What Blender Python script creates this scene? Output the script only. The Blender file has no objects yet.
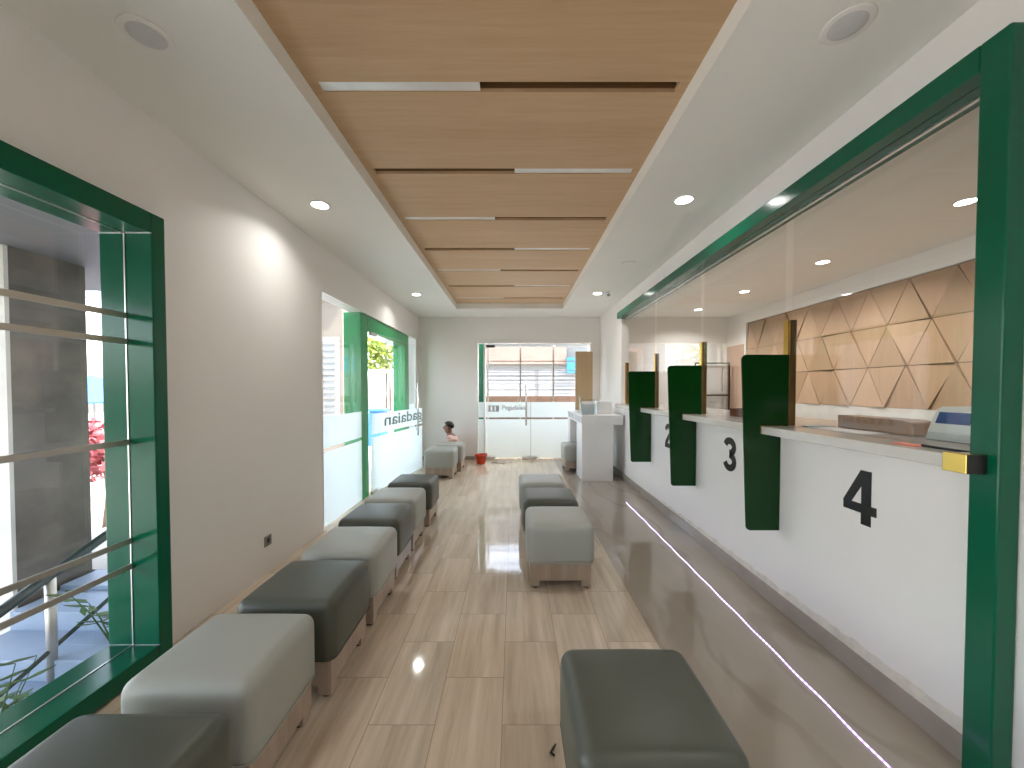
import bpy, bmesh, math, random
from mathutils import Vector, Matrix
random.seed(7)
scn = bpy.context.scene
COL = scn.collection
PI = math.pi

# ------------------------------------------------------------------ materials
def new_mat(name):
    m = bpy.data.materials.new(name); m.use_nodes = True
    nt = m.node_tree; nt.nodes.clear()
    out = nt.nodes.new('ShaderNodeOutputMaterial')
    return m, nt, out

def lk(nt, a, b): nt.links.new(a, b)

def coords(nt, scale=(1, 1, 1)):
    tc = nt.nodes.new('ShaderNodeTexCoord'); mp = nt.nodes.new('ShaderNodeMapping')
    mp.inputs['Scale'].default_value = scale
    lk(nt, tc.outputs['Object'], mp.inputs['Vector'])
    return mp.outputs['Vector']

def ramp(nt, fac, c0, c1, p0=0.3, p1=0.7):
    r = nt.nodes.new('ShaderNodeValToRGB')
    r.color_ramp.elements[0].position = p0; r.color_ramp.elements[1].position = p1
    r.color_ramp.elements[0].color = (*c0, 1); r.color_ramp.elements[1].color = (*c1, 1)
    lk(nt, fac, r.inputs['Fac'])
    return r.outputs['Color']

def noise(nt, vec, scale, detail=4, rough=.55):
    n = nt.nodes.new('ShaderNodeTexNoise')
    n.inputs['Scale'].default_value = scale; n.inputs['Detail'].default_value = detail
    n.inputs['Roughness'].default_value = rough
    lk(nt, vec, n.inputs['Vector'])
    return n.outputs['Fac']

def mat(name, c, rough=.5, metal=0., var=.06, scale=6., stretch=(1, 1, 1), bump=0., bscale=60., spec=.5, coat=0., emit=0.):
    m, nt, out = new_mat(name)
    b = nt.nodes.new('ShaderNodeBsdfPrincipled')
    v = coords(nt, stretch)
    c1 = tuple(max(0, x * (1 - var)) for x in c); c2 = tuple(min(1, x * (1 + var)) for x in c)
    lk(nt, ramp(nt, noise(nt, v, scale), c1, c2), b.inputs['Base Color'])
    b.inputs['Roughness'].default_value = rough; b.inputs['Metallic'].default_value = metal
    b.inputs['Specular IOR Level'].default_value = spec
    if coat:
        b.inputs['Coat Weight'].default_value = coat; b.inputs['Coat Roughness'].default_value = .03
    if bump:
        bp = nt.nodes.new('ShaderNodeBump'); bp.inputs['Strength'].default_value = bump; bp.inputs['Distance'].default_value = .003
        lk(nt, noise(nt, v, bscale), bp.inputs['Height']); lk(nt, bp.outputs['Normal'], b.inputs['Normal'])
    if emit:
        b.inputs['Emission Color'].default_value = (*c, 1); b.inputs['Emission Strength'].default_value = emit
    lk(nt, b.outputs['BSDF'], out.inputs['Surface'])
    return m

def emission(name, c, s):
    m, nt, out = new_mat(name)
    e = nt.nodes.new('ShaderNodeEmission'); e.inputs['Color'].default_value = (*c, 1); e.inputs['Strength'].default_value = s
    lk(nt, e.outputs['Emission'], out.inputs['Surface'])
    return m

def clear_glass(name, tint=(.97, .985, .975), f0=.035, gain=1.0):
    m, nt, out = new_mat(name)
    tr = nt.nodes.new('ShaderNodeBsdfTransparent'); tr.inputs['Color'].default_value = (*tint, 1)
    gl = nt.nodes.new('ShaderNodeBsdfGlossy'); gl.inputs['Roughness'].default_value = .004
    lw = nt.nodes.new('ShaderNodeLayerWeight'); lw.inputs['Blend'].default_value = .5
    pw = nt.nodes.new('ShaderNodeMath'); pw.operation = 'POWER'; pw.inputs[1].default_value = 5
    lk(nt, lw.outputs['Facing'], pw.inputs[0])
    ml = nt.nodes.new('ShaderNodeMath'); ml.operation = 'MULTIPLY_ADD'; ml.inputs[1].default_value = (1 - f0) * gain; ml.inputs[2].default_value = f0
    lk(nt, pw.outputs[0], ml.inputs[0])
    mx = nt.nodes.new('ShaderNodeMixShader')
    lk(nt, ml.outputs[0], mx.inputs['Fac']); lk(nt, tr.outputs[0], mx.inputs[1]); lk(nt, gl.outputs[0], mx.inputs[2])
    lk(nt, mx.outputs[0], out.inputs['Surface'])
    return m

def frosted(name, c=(.9, .95, .95), clear=.1):
    m, nt, out = new_mat(name)
    d = nt.nodes.new('ShaderNodeBsdfDiffuse'); d.inputs['Color'].default_value = (*c, 1)
    t = nt.nodes.new('ShaderNodeBsdfTranslucent'); t.inputs['Color'].default_value = (*c, 1)
    tr = nt.nodes.new('ShaderNodeBsdfTransparent')
    a = nt.nodes.new('ShaderNodeMixShader'); a.inputs[0].default_value = .6
    lk(nt, d.outputs[0], a.inputs[1]); lk(nt, t.outputs[0], a.inputs[2])
    b = nt.nodes.new('ShaderNodeMixShader'); b.inputs[0].default_value = clear
    lk(nt, a.outputs[0], b.inputs[1]); lk(nt, tr.outputs[0], b.inputs[2])
    lk(nt, b.outputs[0], out.inputs['Surface'])
    return m

def wood(name, c0, c1, axis='X', rough=.45, scale=9., spec=.4):
    m, nt, out = new_mat(name)
    b = nt.nodes.new('ShaderNodeBsdfPrincipled')
    st = {'X': (.06, 1, 1), 'Y': (1, .06, 1), 'Z': (1, 1, .06)}[axis]
    v = coords(nt, st)
    n1 = noise(nt, v, scale * 4, 6, .65); n2 = noise(nt, v, scale * .6, 2)
    ad = nt.nodes.new('ShaderNodeMath'); ad.operation = 'MULTIPLY_ADD'; ad.inputs[1].default_value = .6
    lk(nt, n1, ad.inputs[0])
    s = nt.nodes.new('ShaderNodeMath'); s.operation = 'MULTIPLY'; s.inputs[1].default_value = .4
    lk(nt, n2, s.inputs[0]); lk(nt, s.outputs[0], ad.inputs[2])
    lk(nt, ramp(nt, ad.outputs[0], c0, c1, .34, .66), b.inputs['Base Color'])
    b.inputs['Roughness'].default_value = rough; b.inputs['Specular IOR Level'].default_value = spec
    lk(nt, b.outputs[0], out.inputs['Surface'])
    return m

def plank_tile():
    m, nt, out = new_mat('travertine_plank_tile')
    b = nt.nodes.new('ShaderNodeBsdfPrincipled')
    tc = nt.nodes.new('ShaderNodeTexCoord'); sp = nt.nodes.new('ShaderNodeSeparateXYZ')
    lk(nt, tc.outputs['Object'], sp.inputs[0])
    ax = nt.nodes.new('ShaderNodeMath'); ax.operation = 'ADD'; ax.inputs[1].default_value = .05 + 2.8
    ay = nt.nodes.new('ShaderNodeMath'); ay.operation = 'ADD'; ay.inputs[1].default_value = -1.878 + 5.28 + .04
    lk(nt, sp.outputs['X'], ax.inputs[0]); lk(nt, sp.outputs['Y'], ay.inputs[0])
    cb = nt.nodes.new('ShaderNodeCombineXYZ'); lk(nt, ay.outputs[0], cb.inputs['X']); lk(nt, ax.outputs[0], cb.inputs['Y'])
    br = nt.nodes.new('ShaderNodeTexBrick'); br.offset = .5; br.offset_frequency = 2
    br.inputs['Scale'].default_value = 1; br.inputs['Brick Width'].default_value = .528; br.inputs['Row Height'].default_value = .28
    br.inputs['Mortar Size'].default_value = .0016; br.inputs['Mortar Smooth'].default_value = .1
    br.inputs['Color1'].default_value = (.0, .0, .0, 1); br.inputs['Color2'].default_value = (1, 1, 1, 1); br.inputs['Mortar'].default_value = (.5, .5, .5, 1)
    lk(nt, cb.outputs[0], br.inputs['Vector'])
    # grain runs along Y, shifted per tile
    sh = nt.nodes.new('ShaderNodeVectorMath'); sh.operation = 'MULTIPLY_ADD'
    sh.inputs[1].default_value = (3.1, 5.7, 9.3)
    lk(nt, br.outputs['Color'], sh.inputs[0])
    mp = nt.nodes.new('ShaderNodeMapping'); mp.inputs['Scale'].default_value = (1, .07, 1)
    lk(nt, tc.outputs['Object'], mp.inputs[0]); lk(nt, mp.outputs[0], sh.inputs[2])
    n1 = noise(nt, sh.outputs[0], 16, 6, .62)
    col = ramp(nt, n1, (.47, .38, .28), (.71, .60, .475), .30, .68)
    mx = nt.nodes.new('ShaderNodeMix'); mx.data_type = 'RGBA'; mx.blend_type = 'MULTIPLY'; mx.inputs[0].default_value = .12
    lk(nt, col, mx.inputs[6]); lk(nt, br.outputs['Color'], mx.inputs[7])
    m2 = nt.nodes.new('ShaderNodeMix'); m2.data_type = 'RGBA'; m2.inputs[7].default_value = (.33, .25, .18, 1)
    lk(nt, br.outputs['Fac'], m2.inputs[0]); lk(nt, mx.outputs[2], m2.inputs[6])
    lk(nt, m2.outputs[2], b.inputs['Base Color'])
    b.inputs['Roughness'].default_value = .06; b.inputs['Specular IOR Level'].default_value = .75
    bp = nt.nodes.new('ShaderNodeBump'); bp.inputs['Strength'].default_value = .04; bp.inputs['Distance'].default_value = .01
    lk(nt, noise(nt, tc.outputs['Object'], 5, 2), bp.inputs['Height']); lk(nt, bp.outputs[0], b.inputs['Normal'])
    lk(nt, b.outputs[0], out.inputs['Surface'])
    return m

def polished_tile():
    m, nt, out = new_mat('polished_marble_tile')
    b = nt.nodes.new('ShaderNodeBsdfPrincipled')
    v = coords(nt, (1, .5, 1))
    w = nt.nodes.new('ShaderNodeTexWave'); w.inputs['Scale'].default_value = .8; w.inputs['Distortion'].default_value = 14; w.inputs['Detail'].default_value = 4
    lk(nt, v, w.inputs['Vector'])
    base = ramp(nt, noise(nt, v, 2.2, 5), (.335, .285, .235), (.38, .33, .28))
    vein = ramp(nt, w.outputs['Fac'], (.75, .72, .7), (1, 1, 1), .0, .09)
    mx = nt.nodes.new('ShaderNodeMix'); mx.data_type = 'RGBA'; mx.blend_type = 'MULTIPLY'; mx.inputs[0].default_value = .55
    lk(nt, base, mx.inputs[6]); lk(nt, vein, mx.inputs[7]); lk(nt, mx.outputs[2], b.inputs['Base Color'])
    b.inputs['Roughness'].default_value = .04; b.inputs['Specular IOR Level'].default_value = .75
    lk(nt, b.outputs[0], out.inputs['Surface'])
    return m

def led_mat():
    m, nt, out = new_mat('led_dots')
    v = coords(nt)
    w = nt.nodes.new('ShaderNodeTexWave'); w.bands_direction = 'Y'; w.inputs['Scale'].default_value = 12
    lk(nt, v, w.inputs['Vector'])
    e = nt.nodes.new('ShaderNodeEmission'); e.inputs['Strength'].default_value = 2.4
    lk(nt, ramp(nt, w.outputs['Fac'], (.30, .15, 1.), (.82, .68, 1.), .2, .6), e.inputs['Color'])
    lk(nt, e.outputs[0], out.inputs['Surface'])
    return m

def leaf_mat(name, c0, c1, scale=4):
    m, nt, out = new_mat(name)
    b = nt.nodes.new('ShaderNodeBsdfPrincipled')
    lk(nt, ramp(nt, noise(nt, coords(nt), scale, 6), c0, c1), b.inputs['Base Color'])
    b.inputs['Roughness'].default_value = .6
    lk(nt, b.outputs[0], out.inputs['Surface'])
    return m

M = dict(
    wall=mat('white_wall_paint', (.84, .815, .785), .6, var=.015, scale=1.5, bump=.03, bscale=40),
    ceil=mat('white_ceiling_paint', (.88, .88, .84), .65, var=.02, scale=1.2, bump=.03, bscale=25),
    plaster=mat('bare_plaster', (.70, .66, .59), .8, var=.12, scale=14, bump=.4, bscale=50),
    trim=mat('white_trim', (.85, .84, .81), .4, var=.02),
    floor=plank_tile(), marble=polished_tile(),
    basegrey=mat('grey_baseboard_tile', (.36, .315, .275), .15, var=.1, scale=5),
    green=mat('glossy_green_panel', (.001, .105, .052), .18, var=.04, scale=3, spec=.3),
    dgreen=mat('dark_green_acrylic', (.001, .040, .004), .12, var=.05, scale=3, spec=.3),
    bgreen=mat('bright_green_cladding', (.03, .34, .12), .16, var=.05, scale=3),
    alu=mat('brushed_aluminium', (.72, .71, .69), .3, 1., var=.05),
    mirror=mat('satin_metal_strip', (.80, .80, .79), .3, .25, var=.08, scale=5),
    steel=mat('steel_bar', (.56, .53, .48), .35, .7, var=.06),
    darksteel=mat('dark_rail_metal', (.045, .06, .055), .35, .5, var=.1),
    brass=mat('polished_brass', (.80, .52, .13), .14, 1., var=.05),
    dbrass=mat('antique_brass', (.27, .165, .06), .3, .75, var=.08),
    woodceil=wood('oak_ceiling_board', (.56, .365, .205), (.65, .455, .275), 'X', .5),
    woodslot=wood('oak_slot_side', (.20, .10, .04), (.26, .14, .06), 'X', .6),
    woodtri=wood('walnut_triangle', (.40, .255, .155), (.47, .315, .20), 'Z', .45),
    woodtri2=wood('walnut_triangle_dark', (.34, .225, .135), (.40, .27, .165), 'Z', .45),
    woodtri3=wood('walnut_triangle_light', (.46, .305, .195), (.52, .36, .24), 'Z', .45),
    tritrim=mat('panelling_backing', (.20, .12, .07), .6),
    woodbase=wood('laminate_plinth', (.30, .23, .175), (.42, .335, .265), 'Z', .35),
    tan=wood('tan_board', (.46, .315, .175), (.53, .375, .22), 'Z', .5),
    tandoor=wood('pinkish_door', (.50, .33, .24), (.58, .40, .30), 'Z', .5),
    brown=mat('brown_lacquer', (.30, .145, .06), .3, var=.15),
    redbrown=mat('red_brown_wood', (.15, .04, .022), .35, var=.2),
    lvinyl=mat('light_grey_vinyl', (.335, .345, .31), .42, var=.03, scale=4, bump=.08, bscale=220, spec=.4),
    dvinyl=mat('dark_grey_vinyl', (.072, .077, .06), .40, var=.05, scale=4, bump=.08, bscale=220, spec=.4),
    black=mat('black_paint', (.012, .012, .012), .4, var=.2),
    rubber=mat('black_rubber', (.015, .015, .015), .7),
    slab=mat('grey_white_solid_surface', (.62, .60, .565), .14, var=.05, scale=8),
    glass=clear_glass('clear_glass', (.985, .99, .985), .035),
    cglass=clear_glass('counter_glass', (.985, .988, .982), .045),
    frost=frosted('frosted_film', (.90, .96, .95), .16),
    acrylic=clear_glass('acrylic', (.93, .97, .98), .07),
    grille=mat('speaker_grille', (.66, .66, .67), .6, var=.04, scale=20, bump=.3, bscale=400),
    lampglow=emission('lamp_glow', (1., .98, .95), 9.),
    led=led_mat(),
    white=mat('white_lacquer', (.84, .83, .83), .3, var=.015),
    greybox=mat('grey_recess', (.55, .55, .56), .5, var=.03),
    whitepl=mat('white_plastic', (.80, .81, .80), .3, var=.02),
    bluescr=mat('blue_display', (.03, .06, .24), .1, var=.4, scale=12),
    orange=mat('orange_card', (.85, .18, .10), .5), paper=mat('white_paper', (.82, .79, .80), .7, var=.03),
    bluep=mat('blue_paper', (.10, .36, .45), .6), pink=mat('pink_edge', (.75, .30, .36), .6),
    red=mat('red_plastic', (.55, .05, .02), .35, var=.1), teak=mat('grey_cable', (.36, .32, .26), .6),
    skin=mat('skin', (.24, .12, .08), .5, var=.08), hair=mat('black_hair', (.008, .007, .007), .5),
    shirt=mat('pale_pink_shirt', (.68, .47, .42), .8, var=.06), pants=mat('dark_trousers', (.05, .05, .06), .8),
    sock=mat('grey_socket', (.22, .22, .21), .4), text=mat('grey_vinyl_letters', (.12, .23, .20), .5),
    text2=mat('grey_pink_letters', (.42, .40, .42), .5),
    pillar=mat('dark_marble_cladding', (.125, .107, .085), .3, var=.4, scale=3.5),
    litpillar=mat('lit_pillar_face', (.66, .63, .57), .5, var=.12, scale=3),  # light on the pillar's near face, painted in as a paler colour
    soffit=mat('grey_soffit', (.11, .108, .11), .6, var=.04),
    steps=mat('pale_step_tile', (.26, .33, .44), .45, var=.05, scale=5),
    yard=mat('concrete_yard', (.42, .40, .37), .85, var=.12, scale=2),
    facade=mat('cream_facade', (.22, .185, .15), .8, var=.05, scale=1),
    facade2=mat('pale_facade', (.33, .33, .315), .8, var=.05, scale=1),
    lowwall=mat('brown_wall_tile', (.20, .12, .085), .5, var=.15, scale=5),
    sign=mat('beige_sign_board', (.30, .20, .16), .6, var=.1, scale=3), bluesign=mat('sky_blue_sign', (.04, .22, .42), .5),
    shutter=mat('roller_shutter', (.40, .40, .41), .5, var=.03), roof=mat('slate_roof', (.35, .38, .42), .7, var=.1),
    foliage=leaf_mat('yellow_green_foliage', (.10, .18, .02), (.42, .48, .06)),
    dfoliage=leaf_mat('dark_foliage', (.015, .05, .012), (.08, .16, .03), 8),
    flower=leaf_mat('pink_flower', (.30, .04, .06), (.50, .16, .17), 9),
    bark=mat('bark', (.13, .085, .05), .9, var=.3, scale=8),
    blue=mat('blue_tarp', (.05, .22, .62), .5, var=.1), bglass=mat('dark_window_glass', (.10, .12, .14), .1, var=.1),
)

# ------------------------------------------------------------------ mesh helpers
def bm_box(bm, x0, x1, y0, y1, z0, z1, mi=0):
    vs = [bm.verts.new((x, y, z)) for x in (x0, x1) for y in (y0, y1) for z in (z0, z1)]
    for f in ((0, 1, 3, 2), (4, 6, 7, 5), (0, 4, 5, 1), (2, 3, 7, 6), (0, 2, 6, 4), (1, 5, 7, 3)):
        bm.faces.new([vs[i] for i in f]).material_index = mi

def bm_tube(bm, pts, r, seg=10, caps=True):
    pts = [Vector(p) for p in pts]; rings = []
    for i, p in enumerate(pts):
        d = (pts[min(i + 1, len(pts) - 1)] - pts[max(i - 1, 0)]).normalized()
        up = Vector((0, 0, 1)) if abs(d.z) < .9 else Vector((1, 0, 0))
        a = d.cross(up).normalized(); b = d.cross(a).normalized()
        rr = r[i] if isinstance(r, (list, tuple)) else r
        rings.append([bm.verts.new(p + (a * math.cos(t) + b * math.sin(t)) * rr) for t in [2 * PI * k / seg for k in range(seg)]])
    for i in range(len(rings) - 1):
        for k in range(seg):
            bm.faces.new((rings[i][k], rings[i][(k + 1) % seg], rings[i + 1][(k + 1) % seg], rings[i + 1][k]))
    if caps:
        bm.faces.new(rings[0]); bm.faces.new(rings[-1][::-1])

def bm_lathe(bm, prof, cx=0, cy=0, seg=32):
    rings = []
    for (r, z) in prof:
        rings.append([bm.verts.new((cx + max(r, 1e-4) * math.cos(2 * PI * k / seg), cy + max(r, 1e-4) * math.sin(2 * PI * k / seg), z)) for k in range(seg)])
    for i in range(len(rings) - 1):
        for k in range(seg):
            bm.faces.new((rings[i][k], rings[i][(k + 1) % seg], rings[i + 1][(k + 1) % seg], rings[i + 1][k]))
    bm.faces.new(rings[0]); bm.faces.new(rings[-1][::-1])

def bm_prism(bm, pts, to3d, t0, t1):
    """closed 2-D outline pts extruded between depths t0 and t1; to3d(u, v, t) gives the point"""
    a = [bm.verts.new(to3d(u, v, t0)) for u, v in pts]; b = [bm.verts.new(to3d(u, v, t1)) for u, v in pts]
    n = len(pts)
    bm.faces.new(a); bm.faces.new(b[::-1])
    for i in range(n):
        bm.faces.new((a[i], b[i], b[(i + 1) % n], a[(i + 1) % n]))

def link(name, bm, m, parent=None, bevel=0., smooth=False, seg=2):
    bmesh.ops.recalc_face_normals(bm, faces=bm.faces[:])
    me = bpy.data.meshes.new(name); bm.to_mesh(me); bm.free()
    o = bpy.data.objects.new(name, me); COL.objects.link(o)
    for mm in (m if isinstance(m, (list, tuple)) else [m]): me.materials.append(mm)
    if smooth:
        for p in me.polygons: p.use_smooth = True
    if parent is not None:
        o.parent = parent
    if bevel:
        b = o.modifiers.new('Bevel', 'BEVEL'); b.width = bevel; b.segments = seg; b.limit_method = 'ANGLE'; b.angle_limit = .6
    return o

def box(name, x0, x1, y0, y1, z0, z1, m, parent=None, bevel=0.):
    bm = bmesh.new(); bm_box(bm, x0, x1, y0, y1, z0, z1)
    if parent is not None:
        L = -parent_loc(parent)
        bmesh.ops.translate(bm, verts=bm.verts[:], vec=L)
    return link(name, bm, m, parent, bevel)

def parent_loc(p):
    v = Vector((0, 0, 0))
    while p is not None:
        v = v + p.location; p = p.parent
    return v

def put(name, bm, m, parent, **k):
    """bmesh given in world coordinates, linked under a parent that stands unrotated"""
    bmesh.ops.translate(bm, verts=bm.verts[:], vec=-parent_loc(parent))
    return link(name, bm, m, parent, **k)

def tag(o, label, cat, group=None):
    o['label'] = label; o['category'] = cat
    if group: o['group'] = group
    return o

def thing(name, label, cat, loc=(0, 0, 0), group=None):
    o = bpy.data.objects.new(name, None); COL.objects.link(o); o.location = loc; o.empty_display_size = .1
    return tag(o, label, cat, group)

def struct(o):
    o['kind'] = 'structure'; return o

def sroot(name, loc=(0, 0, 0)):
    o = bpy.data.objects.new(name, None); COL.objects.link(o); o.location = loc; o['kind'] = 'structure'
    return o

def copy_tree(o, parent=None):
    c = o.copy(); COL.objects.link(c); c.parent = parent
    for ch in list(o.children): copy_tree(ch, c)
    return c

def text_mesh(s, size, bold=0., depth=.001):
    cu = bpy.data.curves.new('lettering', 'FONT'); cu.body = s; cu.size = size; cu.offset = bold; cu.extrude = depth
    cu.align_x = 'LEFT'
    tmp = bpy.data.objects.new('lettering', cu); COL.objects.link(tmp)
    dg = bpy.context.evaluated_depsgraph_get()
    me = bpy.data.meshes.new_from_object(tmp.evaluated_get(dg))
    bpy.data.objects.remove(tmp); bpy.data.curves.remove(cu)
    return me

# ------------------------------------------------------------------ room dimensions
XL, XR, YB, YF, ZC = -1.88, 1.69, 7.6, -2.2, 2.81
TXR = 4.2                 # far side wall of the teller room
XE = 0.79                 # edge between plank tile and polished tile

bm = bmesh.new()
bm_box(bm, -2.1, XE, YF - .1, 8.05, -.06, 0, 0)
bm_box(bm, XE, TXR + .1, YF - .1, 8.05, -.06, 0, 1)
fl = struct(link('floor', bm, [M['floor'], M['marble']]))

# ceiling with the sunk cove
CX0, CX1, CY0, CY1, ZW = -1.015, .865, -1.6, 6.79, 2.905
bm = bmesh.new()
for (a, b, c, d) in ((XL - .2, CX0, YF - .1, YB + .15), (CX1, TXR + .1, YF - .1, YB + .15), (CX0, CX1, YF - .1, CY0), (CX0, CX1, CY1, YB + .15)):
    bm_box(bm, a, b, c, d, ZC, ZC + .26)
struct(link('ceiling', bm, M['ceil']))
# oak boards of the cove: full boards between slots, slots cut through
slots = [1.955 + .742 * k for k in range(-4, 7) if 1.955 + .742 * k < 6.6]
SW = .066
bm = bmesh.new(); y = CY0
for s in slots:
    bm_box(bm, CX0, CX1, y, s - SW / 2, ZW, ZW + .02)
    bm_box(bm, CX0, CX0 + .05, s - SW / 2, s + SW / 2, ZW, ZW + .02)
    bm_box(bm, CX1 - .05, CX1, s - SW / 2, s + SW / 2, ZW, ZW + .02)
    y = s + SW / 2
bm_box(bm, CX0, CX1, y, CY1, ZW, ZW + .02)
wb = struct(link('ceiling_boards', bm, M['woodceil']))
bm = bmesh.new()
for s in slots:
    bm_box(bm, CX0 + .04, CX1 - .04, s - .06, s - SW / 2, ZW + .02, ZW + .07)
    bm_box(bm, CX0 + .04, CX1 - .04, s + SW / 2, s + .06, ZW + .02, ZW + .07)
    bm_box(bm, CX0 + .04, CX1 - .04, s - .06, s + .06, ZW + .07, ZW + .08)
link('slot_lining', bm, M['woodslot'], wb)
for k, s in enumerate(slots):
    lefthalf = (k % 2 == 0)
    a, b = ((CX0 + .05, -.17) if lefthalf else (.004, CX1 - .05))
    o = box('slot_strip', a, b, s - SW / 2 + .001, s + SW / 2 - .001, ZW + .006, ZW + .014, M['mirror'], wb)
struct(box('roof', -2.15, TXR + .1, YF - .1, YB + .2, 3.08, 3.2, M['facade']))

# walls
WT = .17
bm = bmesh.new()   # left wall with window and entrance openings
WY0, WY1, WZ1 = -1.66, 1.965, 2.22
DY0, DY1, DZ1 = 3.77, 7.38, 2.36
for (a, b, c, d) in ((YF, WY0, 0, ZC), (WY0, WY1, WZ1, ZC), (WY0, WY1, 0, .05), (WY1, DY0, 0, ZC), (DY0, DY1, DZ1, ZC), (DY1, YB, 0, ZC)):
    bm_box(bm, XL - WT, XL, a, b, c, d)
struct(link('wall_left', bm, M['wall']))
bm = bmesh.new()   # back wall, continues behind the counters
BX0, BX1, BZ1 = -.75, 1.54, 2.35
for (a, b, c, d) in ((XL - WT, BX0, 0, ZC), (BX0, BX1, BZ1, ZC), (BX1, TXR + .1, 0, ZC)):
    bm_box(bm, a, b, YB, YB + .15, c, d)
struct(link('wall_back', bm, M['wall']))
struct(box('wall_front', XL - WT, TXR + .1, YF - .12, YF, 0, ZC, M['wall']))
bm = bmesh.new()   # right wall: apron under the counters, lintel and solid ends
RW = .11; PY0, PY1 = 1.30, 6.07
bm_box(bm, XR, XR + RW, YF, PY0, 0, ZC)
bm_box(bm, XR, XR + RW, PY0, PY1, 0, 1.116)
bm_box(bm, XR, XR + RW, PY0, PY1, 2.56, ZC)
bm_box(bm, XR, XR + RW, PY1, YB, 0, ZC)
struct(link('wall_right', bm, M['wall']))
struct(box('wall_teller', TXR, TXR + .12, YF, YB, 0, ZC, M['wall']))
bm = bmesh.new(); bm_box(bm, XR - .012, XR, 1.363, 5.9, 0, .10); bm_box(bm, XR - .012, XR, 5.9, YB - .01, 0, .10)
struct(link('baseboard_right', bm, M['basegrey'], bevel=.002))
bm = bmesh.new()   # rough unpainted plaster above the baseboard, ragged upper edge
n = 120; ys = [1.35 + (5.2 - 1.35) * i / n for i in range(n + 1)]
zt = [.158 + .005 * math.sin(i * .9) + random.uniform(-.005, .005) - .045 * (i / n) for i in range(n + 1)]
for i in range(n):
    a = [bm.verts.new(p) for p in ((XR - .004, ys[i], .10), (XR - .004, ys[i + 1], .10), (XR - .003, ys[i + 1], zt[i + 1]), (XR - .003, ys[i], zt[i]))]
    b = [bm.verts.new((XR, v.co.y, v.co.z)) for v in a]
    bm.faces.new(a); bm.faces.new((a[2], a[3], b[3], b[2])); bm.faces.new((a[0], a[1], b[1], b[0]))
struct(link('trim_1', bm, M['plaster']))
struct(box('baseboard_back', XL, BX0, YB - .012, YB, 0, .07, M['basegrey']))

# ------------------------------------------------------------------ window_1: green framed window of the left wall
w1 = sroot('window_1', (XL, 1.1, 0))
FX0, FX1 = -1.80, -2.06
GY1, GY0, GZ0, GZ1 = 1.928, -1.6, .10, 2.175  # unseen near end of the window extended to let in more daylight
def gframe(name, y0, y1, z0, z1): return box(name, FX1, FX0, y0, y1, z0, z1, M['green'], w1, bevel=.004)
gframe('frame', GY1, 2.003, 0, 2.275); gframe('frame', GY0 - .076, GY0, 0, 2.27)
gframe('frame', GY0, GY1, GZ1, 2.275); gframe('frame', GY0, GY1, 0.012, GZ0)
bm = bmesh.new(); XS = -1.934
bm_box(bm, XS - .003, XS + .003, GY1 - .004, GY1, GZ0, GZ1); bm_box(bm, XS - .003, XS + .003, GY0, GY1, GZ1 - .004, GZ1)
bm_box(bm, XS - .003, XS + .003, GY0, GY1, GZ0, GZ0 + .004)
bm_box(bm, FX1, FX0 + .0005, GY1 - .003, GY1, GZ1 - .003, GZ1 - .0002); bm_box(bm, FX1, FX0 + .0005, GY1 - .003, GY1, GZ0 + .0002, GZ0 + .003)
put('joint_strip', bm, M['alu'], w1)
for z in (1.766, 1.637, 1.133, .635, .505):
    box('guard_bar', XS - .005, XS + .004, GY0 - .01, GY1 + .005, z - .014, z + .014, M['steel'], w1, bevel=.002)
box('pane', -2.045, -2.037, GY0 - .01, GY1 + .01, GZ0 - .01, GZ1 + .01, M['glass'], w1)

# ------------------------------------------------------------------ door_1: entrance glazing of the left wall
d1 = sroot('door_1', (XL, 5.5, 0))
# green clad portal just outside
bm = bmesh.new(); bm_box(bm, -2.12, XL - .025, 4.80, 5.03, 0, DZ1 - .005); put('portal_post', bm, M['bgreen'], d1, bevel=.004)
bm = bmesh.new(); bm_box(bm, -2.12, XL - .025, 6.76, 6.98, 0, DZ1 - .005); put('portal_post', bm, M['bgreen'], d1, bevel=.004)
bm = bmesh.new(); bm_box(bm, -2.12, XL - .025, 5.03, 6.76, 2.15, DZ1 - .005); put('portal_beam', bm, M['bgreen'], d1, bevel=.004)
for (a, b) in ((DY0 + .01, 4.795), (6.985, DY1 - .01)):
    box('side_pane', -1.915, -1.905, a, b, .01, DZ1 - .01, M['glass'], d1)
    for (z0, z1) in ((.012, .76), (.80, 1.12)):
        box('frosted_film', -1.904, -1.902, a, b, z0, z1, M['frost'], d1)
bm = bmesh.new()
bm_box(bm, XL - WT, XL + .004, DY0, DY0 + .012, 0, DZ1); bm_box(bm, XL - WT, XL + .004, DY1 - .012, DY1, 0, DZ1); bm_box(bm, XL - WT, XL + .004, DY0, DY1, DZ1 - .006, DZ1 + .02)
put('frame', bm, M['trim'], d1)
# the leaf stands ajar, swung a little into the room
lf = bpy.data.objects.new('leaf', None); COL.objects.link(lf); lf.parent = d1
lf.location = Vector((-1.875, 5.03, 0)) - d1.location; lf.rotation_euler = (0, 0, -math.radians(8.3))
LL = 1.75
def lbox(name, a, b, y0, y1, z0, z1, m, bevel=0.):
    bm = bmesh.new(); bm_box(bm, a, b, y0, y1, z0, z1); return link(name, bm, m, lf, bevel)
lbox('pane', -.005, .005, 0, LL, .015, 2.14, M['glass'])
for (z0, z1) in ((.02, .76), (.80, 1.07)): lbox('frosted_film', .006, .008, .0, LL, z0, z1, M['frost'])
bm = bmesh.new(); bm_tube(bm, [(.045, LL - .28, .62), (.045, LL - .28, 1.50)], .014)
for z in (.72, 1.40): bm_tube(bm, [(.005, LL - .28, z), (.045, LL - .28, z)], .009)
link('handle', bm, M['alu'], lf, smooth=True)
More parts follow.
